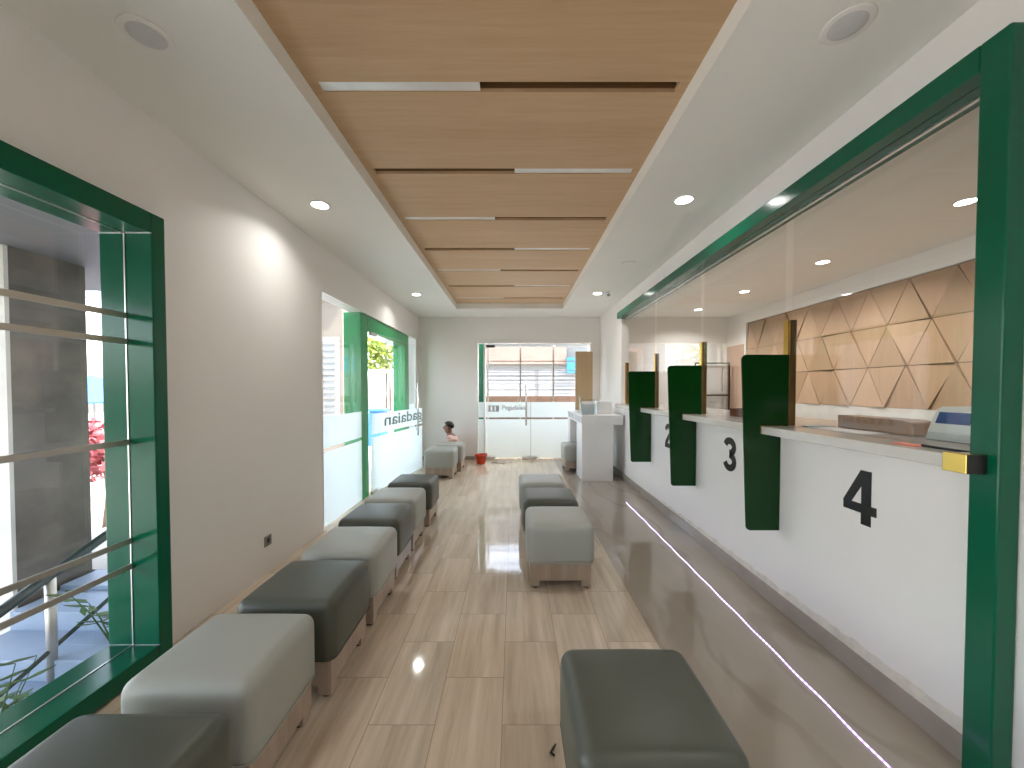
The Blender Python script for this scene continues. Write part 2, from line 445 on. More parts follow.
lbox('patch_fitting', -.012, .012, 0, .16, .005, .055, M['alu']); lbox('patch_fitting', -.012, .012, 0, .16, 2.10, 2.145, M['alu'])
me = text_mesh('gadaian', .24, .003)
me.transform(Matrix(((0, 0, 1, .0095), (-1, 0, 0, 0), (0, 1, 0, 0), (0, 0, 0, 1))))
ylo = min(v.co.y for v in me.vertices); yhi = max(v.co.y for v in me.vertices)
# read from outside: mirrored here, its first letter lies towards the handle
me.transform(Matrix.Translation((0, -ylo, 0)))
sx = 1.38 / (yhi - ylo)
me.transform(Matrix(((1, 0, 0, 0), (0, sx, 0, .36), (0, 0, 1, .885), (0, 0, 0, 1))))
def flip_y(me, c):
    for v in me.vertices: v.co.y = c - v.co.y
flip_y(me, .36 * 2 + 1.38)
tx = bpy.data.objects.new('lettering', me); COL.objects.link(tx); tx.parent = lf; me.materials.append(M['text'])
# seen from inside the word is reversed left to right
flip_y(me, .36 * 2 + 1.38)

# ------------------------------------------------------------------ door_2: glass doors in the back wall
d2 = sroot('door_2', (.4, YB, 0)); GY = YB + .06
bm = bmesh.new()
bm_box(bm, BX0, BX0 + .035, YB - .015, YB + .15, 0, BZ1); bm_box(bm, BX1 - .035, BX1, YB - .015, YB + .15, 0, BZ1)
bm_box(bm, BX0 + .035, BX1 - .035, YB - .015, YB + .15, BZ1 - .05, BZ1)
bm_box(bm, -.60, -.565, YB, YB + .12, 0, BZ1 - .05)
put('frame', bm, M['trim'], d2, bevel=.003)
def back_pane(x0, x1, withtop=True):
    box('pane', x0, x1, GY - .005, GY + .005, .02, BZ1 - .06, M['glass'], d2)
    for (z0, z1) in ((.03, .80), (.835, 1.14)): box('frosted_film', x0, x1, GY - .008, GY - .006, z0, z1, M['frost'], d2)
back_pane(BX0 + .037, -.602); back_pane(-.56, .330); back_pane(.338, BX1 - .037)
for z0, z1 in ((.005, .05), (2.22, 2.27)): box('patch_fitting', -.55, -.38, GY - .02, GY + .02, z0, z1, M['darksteel'] if z1 > 1 else M['alu'], d2)
for x in (.16,): box('patch_fitting', x, x + .17, GY - .02, GY + .02, .005, .05, M['alu'], d2)
box('patch_fitting', .34, .46, GY - .02, GY + .02, .005, .05, M['alu'], d2)
bm = bmesh.new(); bm_tube(bm, [(.24, GY - .05, .68), (.24, GY - .05, 1.49)], .017)
for z in (.80, 1.38): bm_tube(bm, [(.24, GY, z), (.24, GY - .05, z)], .01)
put('handle', bm, M['steel'], d2, smooth=True)
me = text_mesh('Pegadaian', .13, .002)
me.transform(Matrix(((1, 0, 0, 0), (0, 0, 1, 0), (0, 1, 0, 0), (0, 0, 0, 1))))
w = max(v.co.x for v in me.vertices)
me.transform(Matrix.Diagonal((.46 / w, 1, 1, 1))); me.transform(Matrix.Translation(Vector((-.24, GY - .0095, .99)) - d2.location))
tx = bpy.data.objects.new('lettering', me); COL.objects.link(tx); tx.parent = d2; me.materials.append(M['text2'])
bm = bmesh.new()   # emblem: a rounded rectangle cut by pale gaps
for (a, b) in ((-.51, -.46), (-.435, -.385), (-.365, -.30)):
    bm_box(bm, a, b, GY - .011, GY - .009, .965, 1.06)
bm_box(bm, -.51, -.30, GY - .011, GY - .009, 1.06, 1.075); bm_box(bm, -.51, -.30, GY - .011, GY - .009, .95, .965)
put('emblem', bm, M['text2'], d2)

# ------------------------------------------------------------------ teller counters
gf = thing('counter_window_frame', 'glossy green frame bordering the teller counter glass', 'frame', (XR, 1.30, 0))
FXF = 1.615
bm = bmesh.new(); bm_box(bm, FXF, XR - .001, 1.275, 1.362, 0, 2.592); bm_box(bm, XR - .001, XR + .12, 1.301, 1.362, 0, 2.555)
put('post', bm, M['green'], gf, bevel=.006)
bm = bmesh.new(); bm_box(bm, FXF, XR - .001, 1.362, 6.07, 2.498, 2.592); bm_box(bm, XR - .001, XR + .12, 1.362, 6.07, 2.498, 2.559)
put('beam', bm, M['green'], gf, bevel=.004)
bm = bmesh.new(); bm_box(bm, 1.742, 1.758, 1.363, 6.065, 2.488, 2.498); put('glass_channel', bm, M['alu'], gf)

PYS = [2.43, 3.556, 4.73, 5.90]     # divider planes
PT = .014
ends = [1.364] + PYS
ordn = ['numbered 4', 'numbered 3', 'numbered 2', 'beside the white writing desk']
for k in range(4):
    y0, y1 = ends[k] + (PT if k else 0) + .003, ends[k + 1] - .003
    ct = thing('teller_counter', 'pale grey counter slab above the apron %s' % ordn[k] if k < 3 else 'pale grey counter slab at the far end, beside the white writing desk', 'counter', (XR, (y0 + y1) / 2, 1.116), 'teller counter slabs')
    bm = bmesh.new(); bm_box(bm, 1.555, 2.42, y0, y1, 1.117, 1.166); put('slab', bm, M['slab'], ct, bevel=.005)
    bm = bmesh.new(); bm_box(bm, 1.5538, 1.70, y1 - .012, y1 + .0012, 1.122, 1.170); put('end_strip', bm, M['dbrass'], ct)
    gp = thing('counter_glass', 'clear glass screen above the counter slab, in line with the apron %s' % ordn[k] if k < 3 else 'clear glass screen at the far end of the counter, by the white wall', 'glass screen', (1.75, (y0 + y1) / 2, 1.166), 'teller glass screens')
    bm = bmesh.new(); bm_box(bm, 1.745, 1.755, y0 + (.055 if k else 0), y1 - (.0 if k < 3 else .03), 1.168, 2.487); put('pane', bm, M['cglass'], gp)
    if k == 0: ec_parent = ct

dl = ['big dark green acrylic divider between the numbers 4 and 3', 'dark green acrylic divider partly hiding the number 2', 'smallest-looking dark green divider, beside the white writing desk']
pl = ['brass post beside the green divider next to the number 4', 'brass post beside the green divider that hides the number 2', 'brass post beside the green divider by the writing desk', 'short brass post against the white jamb beyond the last green divider']
for k in range(4):
    Y = PYS[k]
    if k < 3:
        xa, xb, zt_, zb = (1.437, 1.418, 1.40)[k], 1.734, 1.617, .500
        pts = []
        r = .03
        for t in range(5):
            a = PI - (PI / 2) * t / 4; pts.append((xa + r + r * math.cos(a), zt_ - r + r * math.sin(a)))
        pts += [(xb, zt_), (xb, 1.112), (XR - .002, 1.112), (XR - .002, zb)]
        r = .025; xc = xa + .042
        for t in range(5):
            a = -PI / 2 - (PI / 2) * t / 4; pts.append((xc + r + r * math.cos(a), zb + r + r * math.sin(a)))
        bm = bmesh.new(); bm_prism(bm, pts, lambda u, v, t: (u, t, v), Y, Y + PT)
        o = link('divider_panel', bm, M['dgreen'], bevel=.002); tag(o, dl[k], 'divider', 'green counter dividers')
    ph = 1.835 if k < 3 else 1.80
    bp = thing('brass_post', pl[k], 'post', (1.768, Y + .01, 1.166), 'brass posts of the glass')
    x0 = 1.738 if k < 3 else 1.70
    ya, yz = (Y + .001, Y + .055) if k < 3 else (Y - .06, Y - .01)
    bm = bmesh.new(); bm_box(bm, x0, x0 + .042, ya, yz, 1.168, ph); put('shaft', bm, M['dbrass'], bp, bevel=.002)
    bm = bmesh.new(); bm_box(bm, x0 - .003, x0, ya + (.014 if k < 3 else 0), yz + .001, 1.168, ph + .001); put('face_plate', bm, M['brass'], bp)
bm = bmesh.new(); bm_box(bm, 1.546, 1.553, 1.31, 1.385, 1.108, 1.176); bm_box(bm, 1.553, 1.614, 1.31, 1.362, 1.108, 1.176); ec = put('edge_clip', bm, M['brass'], ec_parent, bevel=.002); ec['label'] = 'shiny brass clip'
bm = bmesh.new(); bm_box(bm, 1.547, 1.613, 1.307, 1.3095, 1.109, 1.175); put('end_cap', bm, M['black'], ec)

# big black numerals on the apron
def ribbon(bm, pts, w):
    """flat stroke of width w along pts in (u, v), closed into quads"""
    n = len(pts); L = []; R = []
    P = [Vector(p) for p in pts]
    for i in range(n):
        d0 = (P[i] - P[i - 1]).normalized() if i else (P[1] - P[0]).normalized()
        d1_ = (P[i + 1] - P[i]).normalized() if i < n - 1 else d0
        d = (d0 + d1_).normalized(); nn = Vector((-d.y, d.x)); s = 1 / max(.5, nn.dot(Vector((-d0.y, d0.x))))
        L.append(P[i] + nn * w / 2 * s); R.append(P[i] - nn * w / 2 * s)
    return L, R
def arc(cx, cy, rx, ry, a0, a1, n=14):
    return [(cx + rx * math.cos(math.radians(a0 + (a1 - a0) * i / n)), cy + ry * math.sin(math.radians(a0 + (a1 - a0) * i / n))) for i in range(n + 1)]
def numeral(d, yc, zc, label):
    W, H = .178, .262; sw = .05
    bm = bmesh.new()
    def P3(u, v, t): return (XR - t, yc - (u - W / 2), zc + v - H / 2)
    polys = []
    if d == 4:
        polys.append([(0.095, H), (.150, H), (.150, 0), (.100, 0), (.100, H * .72)])
        polys.append([(.095, H), (.100, H * .72), (.045, .098), (0, .098)])
        polys.append([(0, .098), (.100, .098), (.100, .054), (0, .054)])
        polys.append([(.150, .098), (W, .098), (W, .054), (.150, .054)])
    else:
        if d == 3:
            strokes = [arc(W / 2, H - .072, .060, .048, 165, -90), arc(W / 2, .076, .064, .052, 90, -165)]
            strokes = [strokes[0] , strokes[1]]
            sw = .052
        elif d == 2:
            strokes = [arc(W / 2, H - .078, .061, .054, 170, -30) + [(.030, .045)], [(.006, .024), (W - .005, .024)]]
        else:
            strokes = [[(.10, 0), (.10, H)], [(.10, H - .03), (.04, H - .075)]]
        for s in strokes:
            L, R = ribbon(bm, s, sw)
            for i in range(len(s) - 1):
                polys.append([tuple(L[i]), tuple(L[i + 1]), tuple(R[i + 1]), tuple(R[i])])
    for p in polys: bm_prism(bm, p, P3, .0005, .004)
    o = link('counter_number', bm, M['black']); tag(o, label, 'number', 'counter numbers')
numeral(4, 1.87, .875, 'large black number 4 on the white counter apron')
numeral(3, 3.005, .889, 'large black number 3 on the white counter apron')
numeral(2, 4.205, .889, 'black number 2 half hidden by a dark green divider')
# things on the counter
o = thing('bill_counter', 'white office machine with a small blue screen on the counter by the green post', 'machine', (2.13, 1.75, 1.166))
def prism_y(bm, pts, y0, y1): bm_prism(bm, pts, lambda u, v, t: (u, t, v), y0, y1)
prof = [(1.955, 1.168), (2.31, 1.168), (2.31, 1.318), (2.02, 1.318), (1.992, 1.300), (1.955, 1.205)]
bm = bmesh.new(); prism_y(bm, prof, 1.45, 1.825); put('housing', bm, M['whitepl'], o, bevel=.016, seg=4)
def on_slope(s, h): return (1.955 + .037 * s - .93 * h, 1.205 + .095 * s + .36 * h)
def slope_plate(name, s0, s1, y0, y1, m, t=.003):
    bm = bmesh.new(); prism_y(bm, [on_slope(s0, t), on_slope(s1, t), on_slope(s1, -.006), on_slope(s0, -.006)], y0, y1); put(name, bm, m, o)
slope_plate('screen', .38, .92, 1.66, 1.795, M['bluescr']); slope_plate('keypad', .38, .92, 1.52, 1.63, M['greybox'])
bm = bmesh.new(); prism_y(bm, [(1.925, 1.168), (1.954, 1.168), (1.954, 1.20), (1.935, 1.20)], 1.52, 1.80); put('bill_tray', bm, M['greybox'], o, bevel=.004)
# rounded brown tray box
pts = [(2.30, 1.168), (2.30, 1.25), (1.97, 1.25)] + arc(1.97, 1.205, .075, .045, 90, 0, 8) + [(2.045 - .15, 1.168)]
pts = [(2.34, 1.168), (2.34, 1.243)] + arc(1.97, 1.203, -.075, .04, 90, 0, 8)[0:] + [(1.895, 1.168)]
bm = bmesh.new(); bm_prism(bm, pts, lambda u, v, t: (t, u, v), 1.97, 2.10)
tag(link('document_box', bm, M['brown'], bevel=.004), 'brown box with one rounded end behind the glass above number 4', 'box')
def sheet(name, label, cat, x0, x1, y0, y1, m, z=1.166, rz=0, h=.002):
    bm = bmesh.new(); bm_box(bm, -(x1 - x0) / 2, (x1 - x0) / 2, -(y1 - y0) / 2, (y1 - y0) / 2, 0, h)
    o = link(name, bm, m); o.location = ((x0 + x1) / 2, (y0 + y1) / 2, z + .0005); o.rotation_euler.z = rz; return tag(o, label, cat)
sheet('paper_sheet', 'white paper sheet lying on the slab above number 4', 'paper', 1.79, 1.93, 1.98, 2.33, M['paper'], rz=.05, h=.004)
sheet('paper_strip', 'small blue paper beside the brass post and the white sheet', 'paper', 1.80, 1.93, 2.34, 2.40, M['bluep'], h=.005)
sheet('card', 'orange card on the slab above number 4', 'card', 1.63, 1.68, 1.56, 1.66, M['orange'], rz=-.1, h=.003)
bm = bmesh.new(); bm_tube(bm, [(1.66, 1.56, 1.172), (1.645, 1.50, 1.172), (1.64, 1.44, 1.172), (1.636, 1.36, 1.172)], .005, 8)
tag(link('cable', bm, M['rubber'], smooth=True), 'short black cable lying on the slab beside the green post', 'cable')
nb = thing('wooden_holder', 'small red-brown wooden holder on the counter slab above number 3', 'holder', (1.93, 3.25, 1.166))
bm = bmesh.new(); bm_box(bm, 1.86, 1.98, 3.20, 3.32, 1.168, 1.235); put('body', bm, M['redbrown'], nb, bevel=.006)
bm = bmesh.new(); bm_box(bm, 1.87, 1.97, 3.21, 3.31, 1.2352, 1.243); put('lid', bm, M['brown'], nb, bevel=.003)

# LED strip on the floor in front of the counters
bm = bmesh.new(); pts = []
for i in range(60):
    y = .6 + (4.72 - .6) * i / 59
    pts.append((1.386 + .003 * math.sin(i * 1.3) + (.0 if y < 4.2 else -.01 * (y - 4.2)), y, .003))
bm_tube(bm, pts, .0028, 6); tag(link('led_strip', bm, M['led']), 'glowing violet-white light strip laid along the polished floor', 'light strip')

# ------------------------------------------------------------------ teller room: triangle panelling etc.
tp = thing('triangle_panelling', 'wall panelling of tilted wooden triangles behind the teller counters', 'wall panel', (TXR, 4.0, 1.2))
bm = bmesh.new(); PX = TXR - .001
bm_box(bm, PX - .012, PX, 1.0, 6.91, 1.19, 2.575); put('backing', bm, M['tritrim'], tp)
bm = bmesh.new(); bm_box(bm, PX - .02, PX, 1.0, 6.91, 0.001, 1.188); put('dado_board', bm, M['slab'], tp)
bm = bmesh.new(); bm_box(bm, PX - .05, PX, 1.0, 6.96, 2.577, 2.64); bm_box(bm, PX - .05, PX, 6.912, 6.96, 1.19, 2.577); put('border', bm, M['trim'], tp, bevel=.003)
bm = bmesh.new(); rh = .4615; hb = .23; y_ap = 4.10
for row in range(3):
    zt_ = 2.572 - rh * row; zb = zt_ - rh
    for j in range(-16, 16):
        for up in (0, 1):
            if up: tri = [(y_ap + hb * 2 * j + (hb if row % 2 else 0), zt_), (y_ap + hb * 2 * j - hb + (hb if row % 2 else 0), zb), (y_ap + hb * 2 * j + hb + (hb if row % 2 else 0), zb)]
            else: tri = [(y_ap + hb * 2 * j + (hb if row % 2 else 0), zt_), (y_ap + hb * 2 * j + 2 * hb + (hb if row % 2 else 0), zt_), (y_ap + hb * 2 * j + hb + (hb if row % 2 else 0), zb)]
            cy = sum(p[0] for p in tri) / 3; cz = sum(p[1] for p in tri) / 3
            tri = [(cy + (p[0] - cy) * .968, cz + (p[1] - cz) * .968) for p in tri]
            tri = [(min(6.905, max(1.0, p[0])), p[1]) for p in tri]
            if max(p[0] for p in tri) - min(p[0] for p in tri) < .05: continue
            rnd = random.Random(row * 97 + j * 7 + up)
            hs = [.016 + rnd.choice((0, 0, .022)) for _ in range(3)]
            mi = rnd.choice((0, 0, 1, 2))
            a = [bm.verts.new((PX - h, p[0], p[1])) for p, h in zip(tri, hs)]
            b = [bm.verts.new((PX - .012, p[0], p[1])) for p in tri]
            bm.faces.new(a).material_index = mi
            for i in range(3):
                bm.faces.new((a[i], b[i], b[(i + 1) % 3], a[(i + 1) % 3])).material_index = mi
put('wood_triangles', bm, [M['woodtri'], M['woodtri2'], M['woodtri3']], tp)
d3 = sroot('door_3', (TXR, 7.28, 0))
box('panel', TXR - .03, TXR - .001, 7.0, 7.56, 0, 2.22, M['tandoor'], d3, bevel=.004)
bm = bmesh.new(); bm_tube(bm, [(TXR - .06, 7.06, .98), (TXR - .06, 7.16, .98)], .01); bm_tube(bm, [(TXR - .03, 7.06, .98), (TXR - .06, 7.06, .98)], .01); put('handle', bm, M['alu'], d3)
gc = thing('glazed_cabinet', 'black framed glass cabinet at the far end of the teller room', 'cabinet', (3.75, 7.3, 0))
cx0, cx1, cy0, cy1 = 3.42, 4.08, 7.28, 7.58
bm = bmesh.new(); bm_box(bm, cx0, cx1, cy0, cy1, .02, .96); bm_box(bm, cx0, cx1, cy1 - .02, cy1, .96, 1.90); put('body', bm, M['white'], gc, bevel=.004)
bm = bmesh.new()
for x in (cx0, 3.60, cx1 - .025): bm_box(bm, x, x + .025, cy0 - .006, cy0 + .02, .965, 1.90)
for z in (.965, 1.27, 1.875): bm_box(bm, cx0 + .025, cx1 - .025, cy0 - .005, cy0 + .019, z, z + .025)
put('frame', bm, M['black'], gc)
bm = bmesh.new()
for (a, b, c, d) in ((3.66, 4.02, 1.32, 1.36), (3.66, 4.02, 1.80, 1.84), (3.66, 3.70, 1.36, 1.80), (3.98, 4.02, 1.36, 1.80)): bm_box(bm, a, b, cy0 + .03, cy0 + .05, c, d)
put('inner_frame', bm, M['white'], gc)
bm = bmesh.new(); bm_box(bm, cx0 + .01, cx1 - .01, cy0 + .022, cy0 + .027, .97, 1.89); put('pane', bm, M['glass'], gc)

# ------------------------------------------------------------------ ottomans
def rounded_cushion(hx, hy, z0, z1, r, crown=.012):
    bm = bmesh.new()
    def ax(h): 
        k = 5; inner = [(-h + r) + (2 * h - 2 * r) * i / 5 for i in range(6)]
        e = [r * (1 - math.cos(i / k * PI / 2)) for i in range(k)]
        return [-h + t for t in e] + inner + [h - t for t in e[::-1]]
    hz = (z1 - z0) / 2
    X, Y, Z = ax(hx), ax(hy), ax(hz)
    cache = {}
    def P(x, y, z):
        key = (round(x, 5), round(y, 5), round(z, 5))
        if key in cache: return cache[key]
        rb = r if z > 0 else .02
        q = Vector((min(max(x, -hx + r), hx - r), min(max(y, -hy + r), hy - r), min(max(z, -hz + rb), hz - r)))
        p = Vector((x, y, z))
        if z >= -hz + rb + 1e-6 or True:
            d = p - q
            if z <= 0:
                d2 = Vector((d.x, d.y, 0)); f = 1.0
                t = max(0, (-hz + rb) - z) / rb
                f = r - .012 * t * t
                if d2.length > 1e-6: 
                    d2 = d2.normalized() * f
                p = Vector((q.x + d2.x, q.y + d2.y, z))
            else:
                if d.length > 1e-6: p = q + d.normalized() * r
        # soft bulge
        cxn = 1 - (p.x / hx) ** 2; cyn = 1 - (p.y / hy) ** 2; czn = 1 - (p.z / hz) ** 2
        if z > hz - r: p.z += crown * max(0, cxn) * max(0, cyn)
        s = .006 * max(0, czn)
        p.x += math.copysign(s, p.x) * (abs(p.x) / hx) * max(0, cyn); p.y += math.copysign(s, p.y) * (abs(p.y) / hy) * max(0, cxn)
        v = bm.verts.new((p.x, p.y, p.z + (z0 + z1) / 2)); cache[key] = v
        return v
    def grid(A, B, f):
        for i in range(len(A) - 1):
            for j in range(len(B) - 1):
                vs = [f(A[i], B[j]), f(A[i + 1], B[j]), f(A[i + 1], B[j + 1]), f(A[i], B[j + 1])]
                u = []
                for v in vs:
                    if v not in u: u.append(v)
                if len(u) > 2:
                    try: bm.faces.new(u)
                    except ValueError: pass
    for z in (-hz, hz): grid(X, Y, lambda a, b, z=z: P(a, b, z))
    for y in (-hy, hy): grid(X, Z, lambda a, b, y=y: P(a, y, b))
    for x in (-hx, hx): grid(Y, Z, lambda a, b, x=x: P(x, a, b))
    return bm

OW = .236
def make_ottoman(m, seedz):
    root = bpy.data.objects.new('ottoman', None); COL.objects.link(root); root.empty_display_size = .1
    link('cushion', rounded_cushion(OW, OW, .180, .452, .048), m, root, smooth=True)
    bm = bmesh.new(); bm_lathe_none = None
    r = OW - .018
    sm = bmesh.new(); n = 40
    bm.free()
    # seam line round the cushion, just under its top edge
    pts = []
    rr = .046
    for (cx, cy, a0) in ((OW - rr, OW - rr, 0), (-OW + rr, OW - rr, 90), (-OW + rr, -OW + rr, 180), (OW - rr, -OW + rr, 270)):
        for i in range(6):
            a = math.radians(a0 + 90 * i / 5); pts.append((cx + (rr - .0012) * math.cos(a), cy + (rr - .0012) * math.sin(a), .186))
    pts.append(pts[0]); bm_tube(sm, pts, .0035, 6); link('piping', sm, m, root.children[0], smooth=True)
    b = OW - .022
    bm = bmesh.new(); bm_box(bm, -b, b, -b, b, .055, .180); link('plinth', bm, M['woodbase'], root, bevel=.003)
    for sx in (-1, 1):
        for sy in (-1, 1):
            bm = bmesh.new(); x, y = sx * (b - .035), sy * (b - .035)
            bm_box(bm, x - .032, x + .032, y - .032, y + .032, .012, .055)
            lg = link('leg', bm, M['woodbase'], root, bevel=.002)
            bm = bmesh.new(); bm_lathe(bm, [(.024, 0), (.026, .003), (.026, .012)], x, y, 16); link('foot_pad', bm, M['rubber'], lg)
    return root
protoL = make_ottoman(M['lvinyl'], 0); protoD = make_ottoman(M['dvinyl'], 1)
usedL = [False]; usedD = [False]
def ottoman(kind, x, y, label, group, rz=0., sc=(1, 1, 1)):
    src, used = (protoL, usedL) if kind == 'L' else (protoD, usedD)
    o = src if not used[0] else copy_tree(src); used[0] = True
    o.location = (x, y, 0); o.rotation_euler = (0, 0, rz); o.scale = sc; tag(o, label, 'ottoman', group)
rowA = 'ottomans along the window wall'
ottoman('D', -1.062, .895, 'dark grey ottoman in front of the green window sill, whose near side is cut off', rowA)
ottoman('L', -1.062, 1.42, 'light grey ottoman beside the foot of the green window frame', rowA, 0, (.93, .90, 1))
ottoman('D', -1.028, 1.915, 'dark grey ottoman below the wall socket, second from the green window', rowA, 0, (.95, .96, 1))
ottoman('L', -1.03, 2.44, 'light grey ottoman between the wall socket and the frosted glass', rowA, 0, (.95, .95, 1))
ottoman('D', -1.062, 2.985, 'dark grey ottoman at the near edge of the entrance glazing', rowA, 0, (.95, .95, 1))
ottoman('L', -1.072, 3.49, 'light grey ottoman in front of the bright green post', rowA, 0, (.95, .95, 1))
ottoman('D', -1.060, 4.08, 'dark grey ottoman in front of the frosted entrance door', rowA, 0, (.95, .95, 1))
ottoman('L', -1.165, 6.16, 'light grey ottoman in front of the seated person, near the door handle', rowA)
ottoman('L', -1.105, 6.70, 'light grey ottoman against the seated person, mostly hidden by another', rowA)
rowB = 'ottomans of the centre row'
ottoman('D', .395, 1.185, 'large dark grey ottoman alone beside the polished floor band', rowB, 0, (.96, .96, 1))
ottoman('L', .328, 2.885, 'light grey ottoman at the front of the centre group of three', rowB)
ottoman('D', .318, 3.48, 'dark grey ottoman in the middle of the centre group of three', rowB)
ottoman('L', .292, 4.08, 'light grey ottoman at the back of the centre group of three', rowB)
ottoman('L', 1.085, 6.72, 'light grey ottoman tucked under the white writing desk', rowB)

# ------------------------------------------------------------------ writing desk with its things
dk = thing('writing_desk', 'white writing desk with two small cubbyholes beside the wall', 'desk', (1.27, 6.6, 0))
dx0, dx1, dxo, dy0, dy1 = 1.028, 1.506, 1.655, 5.82, 7.40
bm = bmesh.new(); bm_box(bm, dx0 + .002, dx1, dy0 + .0005, 6.32, .0, .855); put('pedestal', bm, M['white'], dk, bevel=.004)
bm = bmesh.new(); bm_box(bm, dx0 + .002, dx1, 7.05, 7.39, .0, .855); put('pedestal', bm, M['white'], dk, bevel=.004)
bm = bmesh.new(); bm_box(bm, dx0, dxo, dy0, dy1, .975, 1.0); bm_box(bm, dx0, dxo, dy0, dy1, .856, .872)
bm_box(bm, dx0 + .2, dxo, dy0, dy1, .872, .975)
for y in (dy0, 6.60, 7.385): bm_box(bm, dx0, dx0 + .2, y, y + .018, .872, .975)
put('top', bm, M['white'], dk, bevel=.003)
for y in (dy0 + .02, 6.62):
    bm = bmesh.new(); bm_box(bm, dx0 + .012, dx0 + .19, y, y + .76, .874, .973); put('cubbyhole', bm, M['greybox'], dk)
ac = thing('brochure_holder', 'clear acrylic brochure holder standing on the white writing desk', 'holder', (1.12, 6.05, 1.0))
bm = bmesh.new(); bm_box(bm, 1.05, 1.28, 6.00, 6.006, 1.002, 1.17); bm_box(bm, 1.05, 1.28, 6.10, 6.106, 1.002, 1.24); put('pocket', bm, M['acrylic'], ac)
bm = bmesh.new(); bm_box(bm, 1.05, 1.28, 6.006, 6.10, 1.001, 1.006); bm_box(bm, 1.05, 1.056, 6.006, 6.10, 1.006, 1.17); bm_box(bm, 1.274, 1.28, 6.006, 6.10, 1.006, 1.17); put('base', bm, M['acrylic'], ac)
bm = bmesh.new()
for k in range(4): bm_box(bm, 1.07, 1.26, 6.02 + .018 * k, 6.03 + .018 * k, 1.008, 1.13 + .025 * k)
tag(link('brochure_stock', bm, M['paper']), 'white brochures standing in the acrylic holder', 'brochures')['kind'] = 'stuff'
tb = thing('tissue_box', 'white box at the wall side of the writing desk', 'box', (1.45, 6.3, 1.0))
bm = bmesh.new(); bm_box(bm, 1.33, 1.57, 6.18, 6.42, 1.001, 1.20); put('body', bm, M['white'], tb, bevel=.008)
bm = bmesh.new(); bm_box(bm, 1.40, 1.50, 6.26, 6.34, 1.2005, 1.205); put('opening', bm, M['paper'], tb)
bm = bmesh.new(); bm_box(bm, 1.165, 1.49, 7.30, 7.34, 1.001, 2.11)
tag(link('tan_board', bm, M['tan'], bevel=.004), 'tall tan wooden board standing on the writing desk by the glass door', 'board')
ph = thing('pen_stand', 'thin grey stand at the back of the writing desk before the tan board', 'stand', (1.13, 6.6, 1.0))
bm = bmesh.new(); bm_lathe(bm, [(.05, 1.001), (.05, 1.012), (.012, 1.02), (.012, 1.25), (.02, 1.26), (.02, 1.27)], 1.13, 6.6, 16); put('stem', bm, M['steel'], ph)

# ------------------------------------------------------------------ red pot, cord, socket, hook
pt = thing('red_bucket', 'small red plastic bucket on the floor beside the glass door', 'bucket', (-.62, 7.2, 0))
bm = bmesh.new(); bm_lathe(bm, [(.075, .001), (.080, .012), (.115, .16), (.122, .165), (.122, .178), (.112, .178), (.104, .16), (.07, .02), (.0, .02)], -.62, 7.2, 28); put('body', bm, M['red'], pt, smooth=True)
bm = bmesh.new(); bm_tube(bm, [(-.62 + .118 * math.cos(a), 7.2 + .03, .172 + .05 * math.sin(a)) for a in [PI * i / 12 for i in range(13)]], .004, 6); put('handle', bm, M['steel'], pt, smooth=True)
bm = bmesh.new(); pts = []
for i in range(60):
    t = i / 59; pts.append((-.42 + .40 * t + .05 * math.sin(t * 17), 7.22 + .13 * math.sin(t * 9) * (1 - t * .4), .006))
bm_tube(bm, pts, .005, 6); tag(link('floor_cord', bm, M['teak'], smooth=True), 'thin tangled cord on the floor between bucket and glass door', 'cord')
so = thing('wall_socket', 'grey power socket low on the white wall', 'socket', (XL, 2.907, .245))
bm = bmesh.new(); bm_box(bm, XL + .0005, XL + .010, 2.868, 2.946, .207, .285); put('plate', bm, M['sock'], so, bevel=.003)
bm = bmesh.new()
bm_tube(bm, [(XL + .0095, 2.907, .247), (XL + .0115, 2.907, .247)], .017, 16); put('outlet_hole', bm, M['black'], so)
# small black hook-shaped scrap on the floor
bm = bmesh.new(); f2 = lambda px, py: ((px - 514) / 385 * (385 * 1.4 / (py - 389)), 385 * 1.4 / (py - 389), .006)
bm_tube(bm, [f2(556.5, 753), f2(553.5, 758), f2(551.5, 762), f2(555.5, 765)], [.003, .0045, .005, .004], 8)
tag(link('hook_scrap', bm, M['rubber'], smooth=True), 'tiny black bent scrap on the floor beside the lone dark ottoman', 'scrap')
# ------------------------------------------------------------------ ceiling fittings
def downlight(x, y, label, power, group='recessed downlights', r=.062):
    o = thing('downlight', label, 'ceiling light', (x, y, ZC), group)
    bm = bmesh.new(); bm_lathe(bm, [(r, -.0045), (r + .012, -.004), (r + .014, -.0005), (r, -.0005)], 0, 0, 32); link('trim_ring', bm, M['trim'], o, smooth=True)
    bm = bmesh.new(); bm_lathe(bm, [(0, -.005), (r - .002, -.005), (r - .001, -.001)], 0, 0, 32); link('diffuser', bm, M['lampglow'], o)
    ld = bpy.data.lights.new('lamp', 'AREA'); ld.shape = 'DISK'; ld.size = r * 1.8; ld.energy = power; ld.color = (1, .975, .94); ld.spread = math.radians(140)
    lo = bpy.data.objects.new('lamp', ld); COL.objects.link(lo); lo.parent = o; lo.location = (0, 0, -.008)
PW = 2.7
downlight(-1.486, 2.98, 'bright downlight in the soffit above the white wall, before the entrance glazing', PW)
downlight(-1.455, 5.77, 'small bright downlight in the soffit above the entrance door', PW)
downlight(1.266, 2.90, 'bright downlight in the soffit between the oak cove and the number 3 counter', PW)
downlight(1.23, 5.71, 'small bright downlight beside the tiny ceiling camera', PW)
